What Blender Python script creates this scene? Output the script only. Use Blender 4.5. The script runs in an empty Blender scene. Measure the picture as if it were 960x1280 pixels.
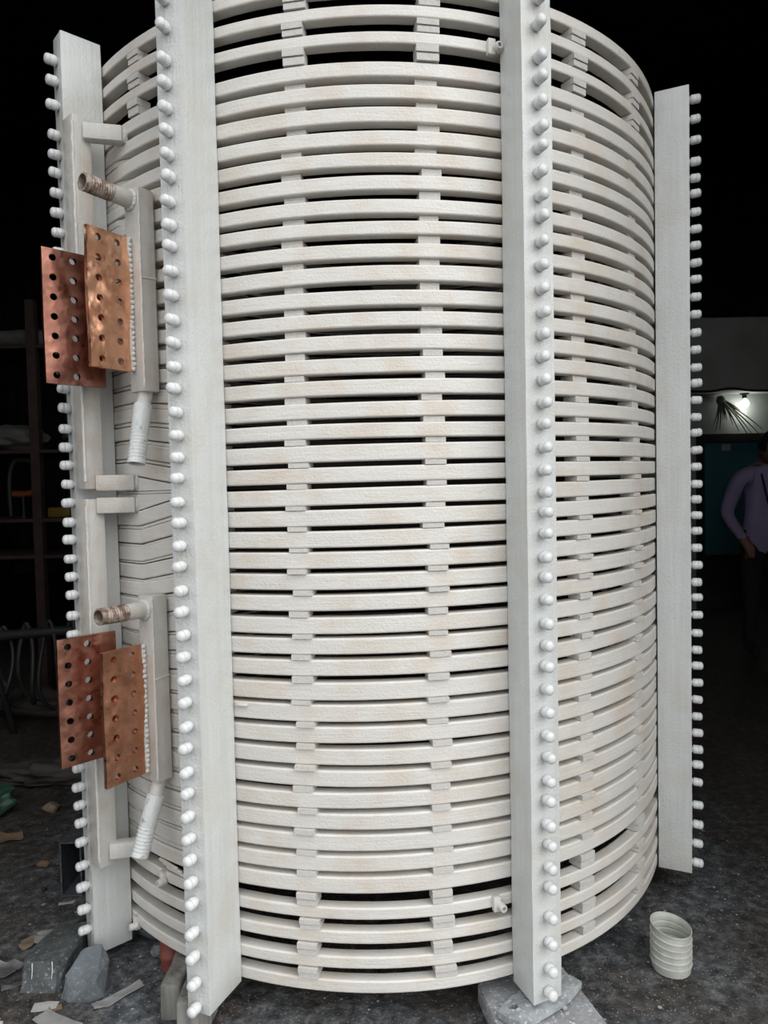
import bpy, bmesh, math, random
from mathutils import Vector, Matrix, noise

random.seed(7)
rad = math.radians
S = bpy.context.scene
COL = S.collection

# ------------------------------------------------------------------ camera
def basis(yaw, pitch, roll):
    f = Vector((math.sin(yaw)*math.cos(pitch), math.cos(yaw)*math.cos(pitch), -math.sin(pitch)))
    r = Vector((math.cos(yaw), -math.sin(yaw), 0))
    d = f.cross(r)
    r2 = math.cos(roll)*r + math.sin(roll)*d
    d2 = -math.sin(roll)*r + math.cos(roll)*d
    return r2, d2, f
cd = bpy.data.cameras.new('camera')
cam = bpy.data.objects.new('camera', cd); COL.objects.link(cam)
r_, d_, f_ = basis(0.0100, 0.0396, 0.0211)
m = Matrix((( r_.x, -d_.x, -f_.x, 0.0), (r_.y, -d_.y, -f_.y, -2.6963), (r_.z, -d_.z, -f_.z, 1.36), (0, 0, 0, 1)))
cam.matrix_world = m
cd.sensor_fit = 'VERTICAL'; cd.sensor_height = 36.0; cd.lens = 880/1280*36.0
cd.clip_start = 0.05; cd.clip_end = 200
S.camera = cam

# ------------------------------------------------------------------ sky (even overcast) and exposure
W = bpy.data.worlds.new('sky'); S.world = W; W.use_nodes = True
bg = W.node_tree.nodes['Background']
bg.inputs[0].default_value = (0.95, 0.975, 1.0, 1); bg.inputs[1].default_value = 1.55
# the sun behind thin cloud: a broad soft light from the upper right, in front of the doorway
sd = bpy.data.lights.new('veiled_sun', 'SUN'); sd.energy = 1.95; sd.angle = math.radians(55); sd.color = (1, .985, .96)
sun = bpy.data.objects.new('veiled_sun', sd); COL.objects.link(sun)
az, el = math.radians(50), math.radians(38)
sun.rotation_euler = Vector((math.sin(az)*math.cos(el), -math.cos(az)*math.cos(el), math.sin(el))).to_track_quat('Z', 'Y').to_euler()
S.view_settings.view_transform = 'Standard'; S.view_settings.look = 'None'
S.view_settings.gamma = 1.0; S.view_settings.exposure = 0.0
S.view_settings.use_curve_mapping = False

# ------------------------------------------------------------------ materials
def newmat(name):
    mt = bpy.data.materials.new(name); mt.use_nodes = True
    nt = mt.node_tree
    return mt, nt, nt.nodes['Principled BSDF']
def nd(nt, typ, **kw):
    n = nt.nodes.new(typ)
    for k, v in kw.items(): setattr(n, k, v)
    return n
def coords(nt, scale=(1, 1, 1), kind='Object'):
    tc = nd(nt, 'ShaderNodeTexCoord'); mp = nd(nt, 'ShaderNodeMapping')
    mp.inputs['Scale'].default_value = scale
    nt.links.new(tc.outputs[kind], mp.inputs[0]); return mp.outputs[0]
def noise_n(nt, vec, scale, detail=4, rough=.55):
    n = nd(nt, 'ShaderNodeTexNoise'); n.inputs['Scale'].default_value = scale
    n.inputs['Detail'].default_value = detail; n.inputs['Roughness'].default_value = rough
    nt.links.new(vec, n.inputs['Vector']); return n.outputs['Fac']
def ramp(nt, fac, stops):
    n = nd(nt, 'ShaderNodeValToRGB'); e = n.color_ramp.elements
    while len(e) < len(stops): e.new(0.5)
    for el, (p, c) in zip(e, stops):
        el.position = p; el.color = (*c, 1) if len(c) == 3 else c
    nt.links.new(fac, n.inputs[0]); return n.outputs[0]
def mix(nt, fac, a, b, blend='MIX'):
    n = nd(nt, 'ShaderNodeMix', data_type='RGBA', blend_type=blend)
    for s, v in ((n.inputs[0], fac), (n.inputs[6], a), (n.inputs[7], b)):
        if isinstance(v, (int, float)): s.default_value = v
        elif isinstance(v, tuple): s.default_value = (*v, 1)
        else: nt.links.new(v, s)
    return n.outputs[2]
def mth(nt, op, a, b=None):
    n = nd(nt, 'ShaderNodeMath', operation=op)
    for s, v in ((n.inputs[0], a), (n.inputs[1], b)):
        if v is None: continue
        if isinstance(v, (int, float)): s.default_value = v
        else: nt.links.new(v, s)
    return n.outputs[0]
def bump(nt, bs, h, strength, dist=.002):
    n = nd(nt, 'ShaderNodeBump'); n.inputs['Strength'].default_value = strength; n.inputs['Distance'].default_value = dist
    nt.links.new(h, n.inputs['Height']); nt.links.new(n.outputs[0], bs.inputs['Normal'])

def paint(name, c1, c2, streak, stain=None, rough=.36, bstr=.5, seed_scale=1.0):
    """brush-applied enamel: faint streaks along the work, tan staining, lumpy film"""
    mt, nt, bs = newmat(name)
    v = coords(nt, streak); v1 = coords(nt)
    n1 = noise_n(nt, v, 1.0, 5); n2 = noise_n(nt, v1, 9*seed_scale, 4)
    col = ramp(nt, n1, [(.3, c1), (.7, c2)])
    if stain:
        f = ramp(nt, n2, [(.47, (0, 0, 0)), (.70, (.7, .7, .7))])
        col = mix(nt, f, col, stain)
    nt.links.new(col, bs.inputs['Base Color'])
    n3 = noise_n(nt, v1, 150, 3, .6); n4 = noise_n(nt, v, 2.2, 4)
    h = mth(nt, 'ADD', mth(nt, 'MULTIPLY', n3, .95), mth(nt, 'MULTIPLY', n4, .6))
    bump(nt, bs, h, bstr, .0022)
    rr = ramp(nt, n2, [(.3, (rough-.1,)*3), (.7, (rough+.14,)*3)]); nt.links.new(rr, bs.inputs['Roughness'])
    return mt
def plain(name, c1, c2=None, rough=.7, metal=0.0, scale=12, bstr=.3, bscale=60, bdist=.003, spec=.5, streak=(1, 1, 1)):
    mt, nt, bs = newmat(name)
    v = coords(nt, streak); c2 = c2 or tuple(x*.7 for x in c1)
    nt.links.new(ramp(nt, noise_n(nt, v, scale, 5), [(.35, c1), (.68, c2)]), bs.inputs['Base Color'])
    bs.inputs['Roughness'].default_value = rough; bs.inputs['Metallic'].default_value = metal
    bs.inputs['Specular IOR Level'].default_value = spec
    bump(nt, bs, noise_n(nt, v, bscale, 4), bstr, bdist)
    return mt

M = {}
M['coil'] = paint('cream_enamel_coil', (.66, .64, .60), (.60, .58, .54), (6, 6, 90), (.56, .48, .395), bstr=.62)
M['cool'] = paint('cream_enamel_rings', (.66, .64, .60), (.60, .58, .54), (6, 6, 90), (.56, .49, .41), bstr=.62)
M['spacer'] = paint('cream_enamel_spacer', (.72, .705, .67), (.65, .635, .60), (30, 30, 30), (.60, .53, .46), bstr=.7)
M['post'] = paint('white_enamel_post', (.585, .60, .585), (.53, .545, .53), (70, 70, 3), (.52, .50, .455), rough=.36, bstr=.8)
M['bolt'] = paint('white_enamel_bolt', (.68, .69, .69), (.61, .62, .62), (40, 40, 40), None, rough=.33, bstr=.5)
M['term'] = paint('white_enamel_terminal', (.59, .575, .54), (.51, .49, .455), (40, 40, 5), (.45, .36, .28), rough=.32, bstr=.7)
M['weld'] = paint('painted_weld', (.68, .675, .65), (.58, .57, .54), (60, 60, 60), None, rough=.4, bstr=1.0)

def copper(name, cA, cB, r0, r1, bs_, bd):
    mt, nt, bs = newmat(name)
    v = coords(nt)
    n1 = noise_n(nt, v, 14, 3); n2 = noise_n(nt, v, 45, 4)
    nt.links.new(ramp(nt, n1, [(.35, cA), (.66, cB)]), bs.inputs['Base Color'])
    bs.inputs['Metallic'].default_value = 1.0
    nt.links.new(ramp(nt, n2, [(.35, (r0,)*3), (.7, (r1,)*3)]), bs.inputs['Roughness'])
    n3 = noise_n(nt, v, 20, 2, .4)
    bump(nt, bs, n3, bs_, bd)
    return mt
M['cu_bright'] = copper('polished_copper', (.97, .57, .38), (.86, .44, .27), .26, .46, .9, .011)
M['cu_brown'] = copper('browned_copper', (.25, .115, .085), (.165, .075, .055), .26, .42, .7, .006)
M['cu_dull'] = copper('dull_copper', (.74, .38, .25), (.50, .24, .145), .26, .5, .6, .010)
M['cu_dull2'] = copper('dull_dark_copper', (.52, .25, .175), (.36, .165, .115), .25, .45, .5, .008)

def thread_mat():
    mt, nt, bs = newmat('rusty_thread')
    v = coords(nt)
    nt.links.new(ramp(nt, noise_n(nt, v, 55, 4), [(.40, (.17, .105, .075)), (.58, (.42, .36, .31))]), bs.inputs['Base Color'])
    bs.inputs['Roughness'].default_value = .55; bs.inputs['Metallic'].default_value = .25
    bump(nt, bs, noise_n(nt, v, 120, 3), .7, .003); return mt
M['thread'] = thread_mat()
def thread_white_mat():
    mt, nt, bs = newmat('painted_thread')
    v = coords(nt)
    nt.links.new(ramp(nt, noise_n(nt, v, 60, 4), [(.28, (.36, .33, .29)), (.42, (.64, .66, .65))]), bs.inputs['Base Color'])
    bs.inputs['Roughness'].default_value = .45
    bump(nt, bs, noise_n(nt, v, 130, 3), .8, .003); return mt
M['thread_w'] = thread_white_mat()
M['bare'] = plain('shade_dark_bore_side', (.030, .024, .020), (.018, .015, .013), rough=.8)  # dark colour stands in for shade inside the coil
M['bore'] = plain('dark_pipe_bore', (.02, .016, .013), rough=.8)

def floor_mat():
    mt, nt, bs = newmat('dusty_workshop_floor')
    v = coords(nt)
    n1 = noise_n(nt, v, 2.2, 8, .62); n2 = noise_n(nt, v, 26, 10, .74); n3 = noise_n(nt, v, 3.6, 5, .6)
    base = ramp(nt, n1, [(.3, (.074, .063, .055)), (.7, (.046, .042, .039))])
    base = mix(nt, 1.0, base, ramp(nt, n2, [(.34, (.22, .22, .24)), (.50, (.85, .85, .85)), (.66, (2.0, 1.95, 1.85))]), 'MULTIPLY')
    # blue-grey overspray lying around the coil
    tc = nd(nt, 'ShaderNodeTexCoord'); sx = nd(nt, 'ShaderNodeSeparateXYZ'); nt.links.new(tc.outputs['Object'], sx.inputs[0])
    rr = mth(nt, 'SQRT', mth(nt, 'ADD', mth(nt, 'POWER', sx.outputs[0], 2.0), mth(nt, 'POWER', sx.outputs[1], 2.0)))
    ring = ramp(nt, mth(nt, 'MULTIPLY', rr, .5), [(.30, (0, 0, 0)), (.46, (.6, .6, .6)), (.56, (.8, .8, .8)), (.74, (0, 0, 0))])
    mot = ramp(nt, n3, [(.40, (0, 0, 0)), (.62, (.95, .95, .95))])
    f = mth(nt, 'MULTIPLY', ring, mot)
    base = mix(nt, f, base, ramp(nt, n2, [(.38, (.035, .040, .046)), (.52, (.12, .135, .15)), (.66, (.30, .325, .345))]))
    # flecks of dropped paint and chippings
    for sc, th, c in ((42, .16, (.42, .43, .43)), (95, .20, (.30, .30, .30)), (17, .11, (.40, .40, .39)), (150, .28, (.26, .25, .24))):
        vo = nd(nt, 'ShaderNodeTexVoronoi'); vo.inputs['Scale'].default_value = sc
        nt.links.new(v, vo.inputs['Vector'])
        sep = nd(nt, 'ShaderNodeSeparateColor'); nt.links.new(vo.outputs['Color'], sep.inputs[0])
        on = mth(nt, 'GREATER_THAN', sep.outputs[0], .80)
        near = mth(nt, 'LESS_THAN', vo.outputs['Distance'], th)
        fl = mth(nt, 'MULTIPLY', mth(nt, 'MULTIPLY', on, near), mth(nt, 'ADD', mth(nt, 'MULTIPLY', ring, 1.0), .25))
        base = mix(nt, fl, base, c)
    nt.links.new(base, bs.inputs['Base Color'])
    nt.links.new(ramp(nt, n2, [(.3, (.55,)*3), (.7, (.85,)*3)]), bs.inputs['Roughness'])
    bs.inputs['Specular IOR Level'].default_value = .35
    bump(nt, bs, mth(nt, 'ADD', n2, mth(nt, 'MULTIPLY', noise_n(nt, v, 90, 4), .5)), .8, .010)
    return mt
M['floor'] = floor_mat()
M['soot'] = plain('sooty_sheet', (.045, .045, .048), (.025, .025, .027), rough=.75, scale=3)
M['plaster'] = plain('grimy_plaster', (.40, .41, .38), (.30, .30, .27), rough=.9, scale=2.5, bstr=.4)
M['concrete'] = plain('grey_concrete', (.16, .155, .15), (.11, .105, .10), rough=.9, scale=3)
M['frame'] = plain('dark_frame', (.02, .013, .012), rough=.5)
def speckled(name, c1, c2, dots, scale, amount=.5, rough=.8):
    mt, nt, bs = newmat(name); v = coords(nt)
    col = ramp(nt, noise_n(nt, v, scale, 6, .62), [(.35, c1), (.68, c2)])
    f = ramp(nt, noise_n(nt, v, 95, 4, .7), [(.56, (0, 0, 0)), (.66, (amount,)*3)])
    nt.links.new(mix(nt, f, col, dots), bs.inputs['Base Color'])
    bs.inputs['Roughness'].default_value = rough
    bump(nt, bs, noise_n(nt, v, 60, 5), .6, .006); return mt
M['stoneA'] = speckled('paint_dusted_stone', (.10, .115, .125), (.055, .058, .055), (.42, .45, .47), 9, .5)
M['stoneB'] = speckled('blue_grey_stone', (.135, .155, .17), (.075, .082, .085), (.32, .35, .37), 7, .4)
M['plate'] = speckled('splashed_steel_plate', (.34, .355, .37), (.19, .18, .175), (.68, .71, .73), 11, .95, .6)
M['baseplate'] = speckled('painted_scrap_plate', (.36, .385, .40), (.17, .18, .185), (.58, .61, .63), 24, .8, .5)
M['timber'] = plain('weathered_timber', (.25, .245, .225), (.11, .105, .095), rough=.85, scale=1.0, streak=(34, 34, 4), bstr=.9, bscale=1.6, bdist=.006)
M['red'] = plain('red_plastic', (.20, .055, .04), (.13, .035, .028), rough=.5)
M['steel'] = speckled('dusty_steel_section', (.07, .08, .09), (.035, .037, .04), (.22, .25, .28), 10, .5, .6)
M['card'] = plain('grey_cardboard', (.30, .30, .295), (.21, .21, .205), rough=.9, scale=25)
M['paper'] = plain('pale_paper', (.42, .41, .40), (.33, .32, .31), rough=.9, scale=20)
M['kraft'] = plain('brown_paper', (.22, .14, .085), (.14, .09, .055), rough=.9, scale=18)
M['leaf'] = plain('dry_leaf', (.23, .18, .125), (.15, .11, .075), rough=.85, scale=25)
M['foil'] = plain('crumpled_foil', (.30, .30, .30), (.16, .16, .16), rough=.42, metal=.55, scale=25)
M['sack'] = plain('green_sack', (.03, .09, .06), (.015, .045, .03), rough=.55, scale=15)
M['tarp'] = plain('brown_tarpaulin', (.075, .065, .055), (.04, .036, .032), rough=.8, scale=8)
M['rubber'] = plain('black_rubber', (.022, .022, .024), rough=.55)
M['rack'] = plain('rusty_rack', (.06, .035, .028), (.035, .022, .018), rough=.75)
M['cloth'] = plain('grey_cloth', (.16, .155, .145), (.10, .095, .09), rough=.9, scale=10)
M['orange'] = plain('orange_paint', (.24, .06, .02), rough=.5)
M['yellow'] = plain('yellow_paint', (.22, .14, .015), rough=.5)
M['shirt'] = plain('lavender_cotton', (.30, .26, .42), (.26, .22, .37), rough=.9, scale=5)
M['trouser'] = plain('black_trousers', (.012, .012, .014), rough=.9)
M['skin'] = plain('brown_skin', (.20, .095, .06), (.17, .08, .05), rough=.55, scale=4, bstr=.05)
M['hair'] = plain('black_hair', (.008, .007, .007), rough=.5)
M['lanyard'] = plain('dark_blue_ribbon', (.02, .02, .06), rough=.7)
M['idcard'] = plain('white_card', (.55, .55, .6), rough=.4)
M['frond'] = plain('dried_frond', (.10, .09, .055), (.055, .05, .03), rough=.8, scale=30)
def teal_mat():
    mt, nt, bs = newmat('teal_glass'); v = coords(nt)
    nt.links.new(ramp(nt, noise_n(nt, v, 3, 3), [(.3, (.05, .17, .20)), (.7, (.035, .13, .16))]), bs.inputs['Base Color'])
    bs.inputs['Roughness'].default_value = .35; return mt
M['teal'] = teal_mat()
def bulb_mat():
    mt, nt, bs = newmat('lit_bulb')
    bs.inputs['Emission Color'].default_value = (.93, 1, .96, 1); bs.inputs['Emission Strength'].default_value = 8; return mt
M['bulb'] = bulb_mat()
def plastic_mat():
    mt, nt, bs = newmat('cloudy_plastic'); v = coords(nt)
    nt.links.new(ramp(nt, noise_n(nt, v, 30, 4), [(.35, (.70, .71, .66)), (.65, (.56, .56, .51))]), bs.inputs['Base Color'])
    bs.inputs['Roughness'].default_value = .28; bs.inputs['Transmission Weight'].default_value = .35
    bs.inputs['IOR'].default_value = 1.4; return mt
M['plastic'] = plastic_mat()
M['ink'] = plain('dark_ink', (.04, .04, .04), rough=.8)

# ------------------------------------------------------------------ helpers
def link(name, me, mat=None, parent=None):
    o = bpy.data.objects.new(name, me); COL.objects.link(o)
    if mat is not None and len(me.materials) == 0: me.materials.append(M[mat] if isinstance(mat, str) else mat)
    if parent is not None:
        o.parent = parent
        if parent.type == 'EMPTY': o.matrix_parent_inverse = Matrix.Translation(parent.location).inverted()
    return o
def tag(o, label=None, cat=None, group=None, kind=None):
    if label: o['label'] = label
    if cat: o['category'] = cat
    if group: o['group'] = group
    if kind: o['kind'] = kind
    return o
def thing(name, loc, label, cat, group=None):
    o = bpy.data.objects.new(name, None); COL.objects.link(o); o.location = loc; o.empty_display_size = .1
    return tag(o, label, cat, group)
def mesh(name, v, f, smooth=None):
    me = bpy.data.meshes.new(name); me.from_pydata([tuple(x) for x in v], [], f); me.update()
    if smooth is not None:
        me.polygons.foreach_set('use_smooth', [True]*len(me.polygons)); me.set_sharp_from_angle(angle=rad(smooth))
    return me
def from_bm(bm, name, smooth=None):
    bmesh.ops.recalc_face_normals(bm, faces=bm.faces)
    me = bpy.data.meshes.new(name); bm.to_mesh(me); bm.free()
    if smooth is not None:
        me.polygons.foreach_set('use_smooth', [True]*len(me.polygons)); me.set_sharp_from_angle(angle=rad(smooth))
    return me
def box_bm(bm, c, ax, half):
    """oriented box: centre, three axes, half sizes"""
    c = Vector(c); vs = []
    for sx in (-1, 1):
        for sy in (-1, 1):
            for sz in (-1, 1):
                vs.append(bm.verts.new(c + Vector(ax[0])*sx*half[0] + Vector(ax[1])*sy*half[1] + Vector(ax[2])*sz*half[2]))
    for q in ((0, 1, 3, 2), (4, 6, 7, 5), (0, 4, 5, 1), (2, 3, 7, 6), (0, 2, 6, 4), (1, 5, 7, 3)):
        bm.faces.new([vs[i] for i in q])
    return vs
XYZ = ((1, 0, 0), (0, 1, 0), (0, 0, 1))
def box_me(name, c, half, ax=XYZ, bev=0.0, seg=2, jit=0.0, rnd=None):
    bm = bmesh.new(); box_bm(bm, c, ax, half)
    if bev: bmesh.ops.bevel(bm, geom=list(bm.edges), offset=bev, segments=seg, affect='EDGES', profile=.5)
    if jit:
        for v in bm.verts: v.co += Vector([random.uniform(-jit, jit) for _ in range(3)])
    return from_bm(bm, name, 40)
def frame_of(axis):
    a = Vector(axis).normalized()
    u = a.cross(Vector((0, 0, 1)))
    if u.length < 1e-3: u = Vector((1, 0, 0))
    u.normalize(); return a, u, a.cross(u)
def lathe(name, prof, org, axis, seg=20, smooth=35, closed=False):
    """prof: list of (distance along axis, radius)"""
    a, u, w = frame_of(axis); org = Vector(org); v = []; f = []
    for t, r in prof:
        for k in range(seg):
            an = 2*math.pi*k/seg
            v.append(org + a*t + (u*math.cos(an) + w*math.sin(an))*r)
    n = len(prof)
    for i in range(n-1 if not closed else n):
        j = (i+1) % n
        for k in range(seg):
            f.append((i*seg+k, i*seg+(k+1) % seg, j*seg+(k+1) % seg, j*seg+k))
    me = mesh(name, v, f)
    bm = bmesh.new(); bm.from_mesh(me); bmesh.ops.remove_doubles(bm, verts=bm.verts, dist=1e-6); 
    bpy.data.meshes.remove(me)
    return from_bm(bm, name, smooth)
def tube(name, pts, r, seg=12, rfun=None, caps=True):
    pts = [Vector(p) for p in pts]; v = []; f = []; n = len(pts); u = None
    for i, p in enumerate(pts):
        d = (pts[min(i+1, n-1)] - pts[max(i-1, 0)]).normalized()
        if u is None:
            u = d.cross(Vector((0, 0, 1)))
            if u.length < 1e-3: u = Vector((1, 0, 0))
        u = (u - d*u.dot(d)).normalized(); w = d.cross(u)
        rr = rfun(i/(n-1)) if rfun else r
        for k in range(seg):
            an = 2*math.pi*k/seg; v.append(p + (u*math.cos(an)+w*math.sin(an))*rr)
    for i in range(n-1):
        for k in range(seg): f.append((i*seg+k, i*seg+(k+1) % seg, (i+1)*seg+(k+1) % seg, (i+1)*seg+k))
    if caps: f.append(tuple(range(seg-1, -1, -1))); f.append(tuple((n-1)*seg+k for k in range(seg)))
    return mesh(name, v, f, 50)
def smooth_path(ctrl, n=10):
    c = [Vector(p) for p in ctrl]; out = []
    for i in range(len(c)-1):
        p0, p1, p2, p3 = c[max(i-1, 0)], c[i], c[i+1], c[min(i+2, len(c)-1)]
        for k in range(n):
            t = k/n
            out.append(.5*((2*p1)+(-p0+p2)*t+(2*p0-5*p1+4*p2-p3)*t*t+(-p0+3*p1-3*p2+p3)*t**3))
    out.append(c[-1]); return out
def RD(th): return Vector((math.sin(th), -math.cos(th), 0))      # outward
def TG(th): return Vector((math.cos(th), math.sin(th), 0))       # to the right, seen from outside
UP = Vector((0, 0, 1))

# ================================================================== SETTING
Z0 = 1.36
me = mesh('floor', [(-14, -22, 0), (14, -22, 0), (14, 10, 0), (-14, 10, 0)], [(0, 1, 2, 3)])
tag(link('floor', me, 'floor'), 'dark dusty concrete workshop floor flecked with white paint', kind='structure')
def struct(name, parts, mat, label):
    bm = bmesh.new()
    for lo, hi in parts:
        c = [(a+b)/2 for a, b in zip(lo, hi)]; h = [(b-a)/2 for a, b in zip(lo, hi)]
        box_bm(bm, c, XYZ, h)
    return tag(link(name, from_bm(bm, name), mat), label, kind='structure')
# unseen front wall and doorway, added to shape the shading of coil and posts
struct('wall_front_added', [((-6, -1.45, 0), (-1.75, -1.2, 6.3)), ((1.75, -1.45, 0), (6.5, -1.2, 6.3)), ((-1.75, -1.45, 3.6), (1.75, -1.2, 6.3))], 'concrete', 'unseen front wall with a wide doorway, added to shade the coil')
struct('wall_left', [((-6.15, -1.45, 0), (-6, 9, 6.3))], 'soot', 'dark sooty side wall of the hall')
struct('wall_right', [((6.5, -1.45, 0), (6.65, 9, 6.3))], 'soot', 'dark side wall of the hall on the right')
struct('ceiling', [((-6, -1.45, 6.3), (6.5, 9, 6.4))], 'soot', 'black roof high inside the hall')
# corrugated rear wall
v = []; f = []; x = -6.0; k = 0; pts = []
while x < 6.5:
    pts += [(x, 8.9), (x+.05, 8.9), (x+.075, 8.86), (x+.165, 8.86)]; x += .19
for px, py in pts: v += [(px, py, 0), (px, py, 6.3)]
for i in range(len(pts)-1): f.append((2*i, 2*i+2, 2*i+3, 2*i+1))
tag(link('wall_back', mesh('wall_back', v, f), 'soot'), 'dark corrugated sheet wall at the back of the hall', kind='structure')
# partition with a glazed opening (office cabin) on the right
PY = 4.5
struct('wall_partition', [((2.1, PY, 0), (3.28, PY+.15, 2.98)), ((4.9, PY, 0), (6.5, PY+.15, 2.98)), ((3.28, PY, 1.80), (4.9, PY+.15, 2.98)), ((2.1, PY-.35, 2.20), (6.5, PY, 2.90))], 'plaster', 'grimy plaster partition wall lit by a bare bulb')
struct('wall_shade_panel', [((3.28, PY, 0), (4.9, PY+.15, .50))], 'soot', 'wall panel below the teal window, coloured dark for shade')  # dark colour replaces shade where the bulb would light this wall
w1 = struct('window_1', [((3.28, PY-.02, 1.72), (4.9, PY+.10, 1.80)), ((3.28, PY-.02, .50), (4.9, PY+.10, .56)), ((3.28, PY-.02, .56), (3.36, PY+.10, 1.72)), ((4.82, PY-.02, .56), (4.9, PY+.10, 1.72))], 'frame', 'dark framed teal window in the partition wall')
link('pane', box_me('pane', (4.09, PY+.05, 1.14), (.73, .006, .58)), 'teal', w1)
tag(link('paper_notice', box_me('paper_notice', (3.61, PY+.040, 1.665), (.045, .001, .035)), 'paper'), 'small pale notice stuck on the teal window', 'notice')
# cable run along the partition
cp = [(2.2, PY-.365, 2.20), (2.7, PY-.365, 2.215), (3.2, PY-.365, 2.19), (3.45, PY-.365, 2.215), (3.7, PY-.365, 2.19), (4.3, PY-.365, 2.19), (5.2, PY-.365, 2.21)]
tag(link('wall_cable', tube('wall_cable', smooth_path(cp, 8), .012, 8), 'rubber'), 'black cable running along the partition wall above the bulb', 'cable')
# bulb
t = thing('wall_bulb', (3.735, PY, 2.16), 'lit bare bulb on the partition wall', 'lamp')
link('lamp_holder', lathe('lamp_holder', [(0, 0), (0, .022), (.05, .022), (.055, .016), (.055, 0)], (3.735, PY-.085, 2.198), (0, -.05, -1), 14), 'rubber', t)
link('ceiling_rose', lathe('ceiling_rose', [(0, 0), (0, .045), (.012, .040), (.018, .02), (.018, 0)], (3.735, PY-.085, 2.1995), (0, 0, -1), 16), 'rubber', t)
link('bulb', lathe('bulb', [(0, 0), (0, .014), (.015, .018), (.03, .033), (.052, .042), (.075, .038), (.092, .02), (.098, 0)], (3.735, PY-.090, 2.150), (0, -.05, -1), 18, 60), 'bulb', t)
ld = bpy.data.lights.new('bulb_light', 'POINT'); ld.energy = 1.7; ld.color = (.92, 1, .95); ld.shadow_soft_size = .05
lo = bpy.data.objects.new('bulb_light', ld); COL.objects.link(lo); lo.location = (3.735, PY-.10, 2.035); lo.parent = t
lo.matrix_parent_inverse = Matrix.Translation(t.location).inverted()
# dried fronds hanging by the bulb
t = thing('dried_frond_bundle', (3.50, PY-.05, 2.14), 'dried palm frond bundle hanging on the partition beside the bulb', 'dried plant')
link('knot', lathe('knot', [(0, 0), (.01, .03), (.05, .045), (.10, .03), (.13, 0)], (3.50, PY-.06, 2.185), (.15, 0, -1), 10, 60), 'frond', t)
for k in range(13):
    a = -.25 + k*.105; L = .22 + .20*random.random() + (.16 if 6 < k < 12 else 0)
    dx, dz = math.sin(a)*L, -math.cos(a)*L
    y = PY-.05-.03*random.random()
    pth = smooth_path([(3.50, y, 2.15), (3.50+dx*.5, y-.03, 2.15+dz*.45), (3.50+dx, y-.02, 2.15+dz*.95)], 6)
    link('frond', tube('frond', pth, .007, 5, lambda q: .013*(1-q)+.002), 'frond', t)

# ================================================================== THE COIL
TOPS = [1.125, 1.0627, 0.9935, 0.9424, 0.8906, 0.8355, 0.7847, 0.7311, 0.6769, 0.6263, 0.5735, 0.5208, 0.4641, 0.4113, 0.3576, 0.3057, 0.2529, 0.1988, 0.1476, 0.0978, 0.0445, -0.0075, -0.059, -0.1098, -0.1617, -0.2143, -0.2663, -0.3212, -0.3734, -0.426, -0.4824, -0.5376, -0.5935, -0.648, -0.7011, -0.7556, -0.8087, -0.8615, -0.9149, -0.9684, -1.0458, -1.1061, -1.1714, -1.2304]
BOTS = [1.0969, 1.0347, 0.9588, 0.9081, 0.8537, 0.8003, 0.7508, 0.6964, 0.6423, 0.5933, 0.5388, 0.4824, 0.4276, 0.3754, 0.3205, 0.2683, 0.2159, 0.1611, 0.1114, 0.0566, 0.006, -0.0482, -0.0984, -0.1503, -0.2021, -0.2541, -0.3055, -0.3624, -0.4134, -0.4661, -0.5267, -0.5801, -0.6339, -0.6879, -0.7417, -0.7947, -0.8483, -0.9028, -0.9541, -1.0095, -1.0761, -1.1379, -1.2019, -1.2618]
TOPS = [1.1874] + TOPS; BOTS = [1.158] + BOTS          # 45 turns, 0-2 and 41-44 are the spaced cooling rings
N = len(TOPS); MAIN = range(3, 41); MID = 21             # 3..21 upper winding, 22..40 lower winding
TH0 = -.032
def kk(th):                                               # bend of the windings beside the terminals
    a = math.degrees(th)
    if a > -27: return 0.0
    if a > -40.5: return (-27-a)/13.5
    if a > -60: return 1.0
    if a > -110: return (a+110)/50
    return 0.0
def off(i, th):
    if i in MAIN:
        k = (MID-i) if i <= MID else (i-MID-1)
        u = (.035 if i <= MID else -.047)*math.exp(-(k/8.0)**2)
        return .0084*(th-TH0) + u*kk(th)
    return 0.002*(th-TH0)
WOB = [[(random.uniform(-.0011, .0011), random.uniform(2, 7), random.uniform(0, 6.28)) for _ in range(3)] for _ in range(N)]
def wob(i, th): return sum(a*math.sin(b*th+c) for a, b, c in WOB[i])*max(0, 1-abs(th)/3.14)
def ztop(i, th): return Z0 + TOPS[i] + off(i, th) + wob(i, th)
def zbot(i, th): return Z0 + BOTS[i] + off(i, th) + wob(i, th)

def rrect(w, h, b):
    """rounded rectangle, (radial 0..-w, vertical 0..1 factor & offset)"""
    out = []
    for cx, cz, a0 in ((-b, 1, 0), (-w+b, 1, 90), (-w+b, 0, 180), (-b, 0, 270)):
        arc = []
        for q in range(4):
            a = rad(a0+30*q); arc.append((cx+math.cos(a)*b, cz, math.sin(a)*b - (b if cz == 1 else -b)))
        s0 = (arc[0][0] - math.sin(rad(a0))*0 , cz, arc[0][2])
        out += arc
    # support points on the flats keep the flat faces flat under smooth shading
    full = []
    n = len(out)
    for i in range(n):
        full.append(out[i])
        if i % 4 == 3:
            p, q = out[i], out[(i+1) % n]
            if p[1] == q[1]:
                for tt in (.08, .92): full.append((p[0]+(q[0]-p[0])*tt, p[1], p[2]+(q[2]-p[2])*tt))
            else:
                d = b*.25
                full.append((p[0], p[1], p[2] + (-d if p[1] == 1 else d))); full.append((q[0], q[1], q[2] + (-d if q[1] == 1 else d)))
    return full
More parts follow.
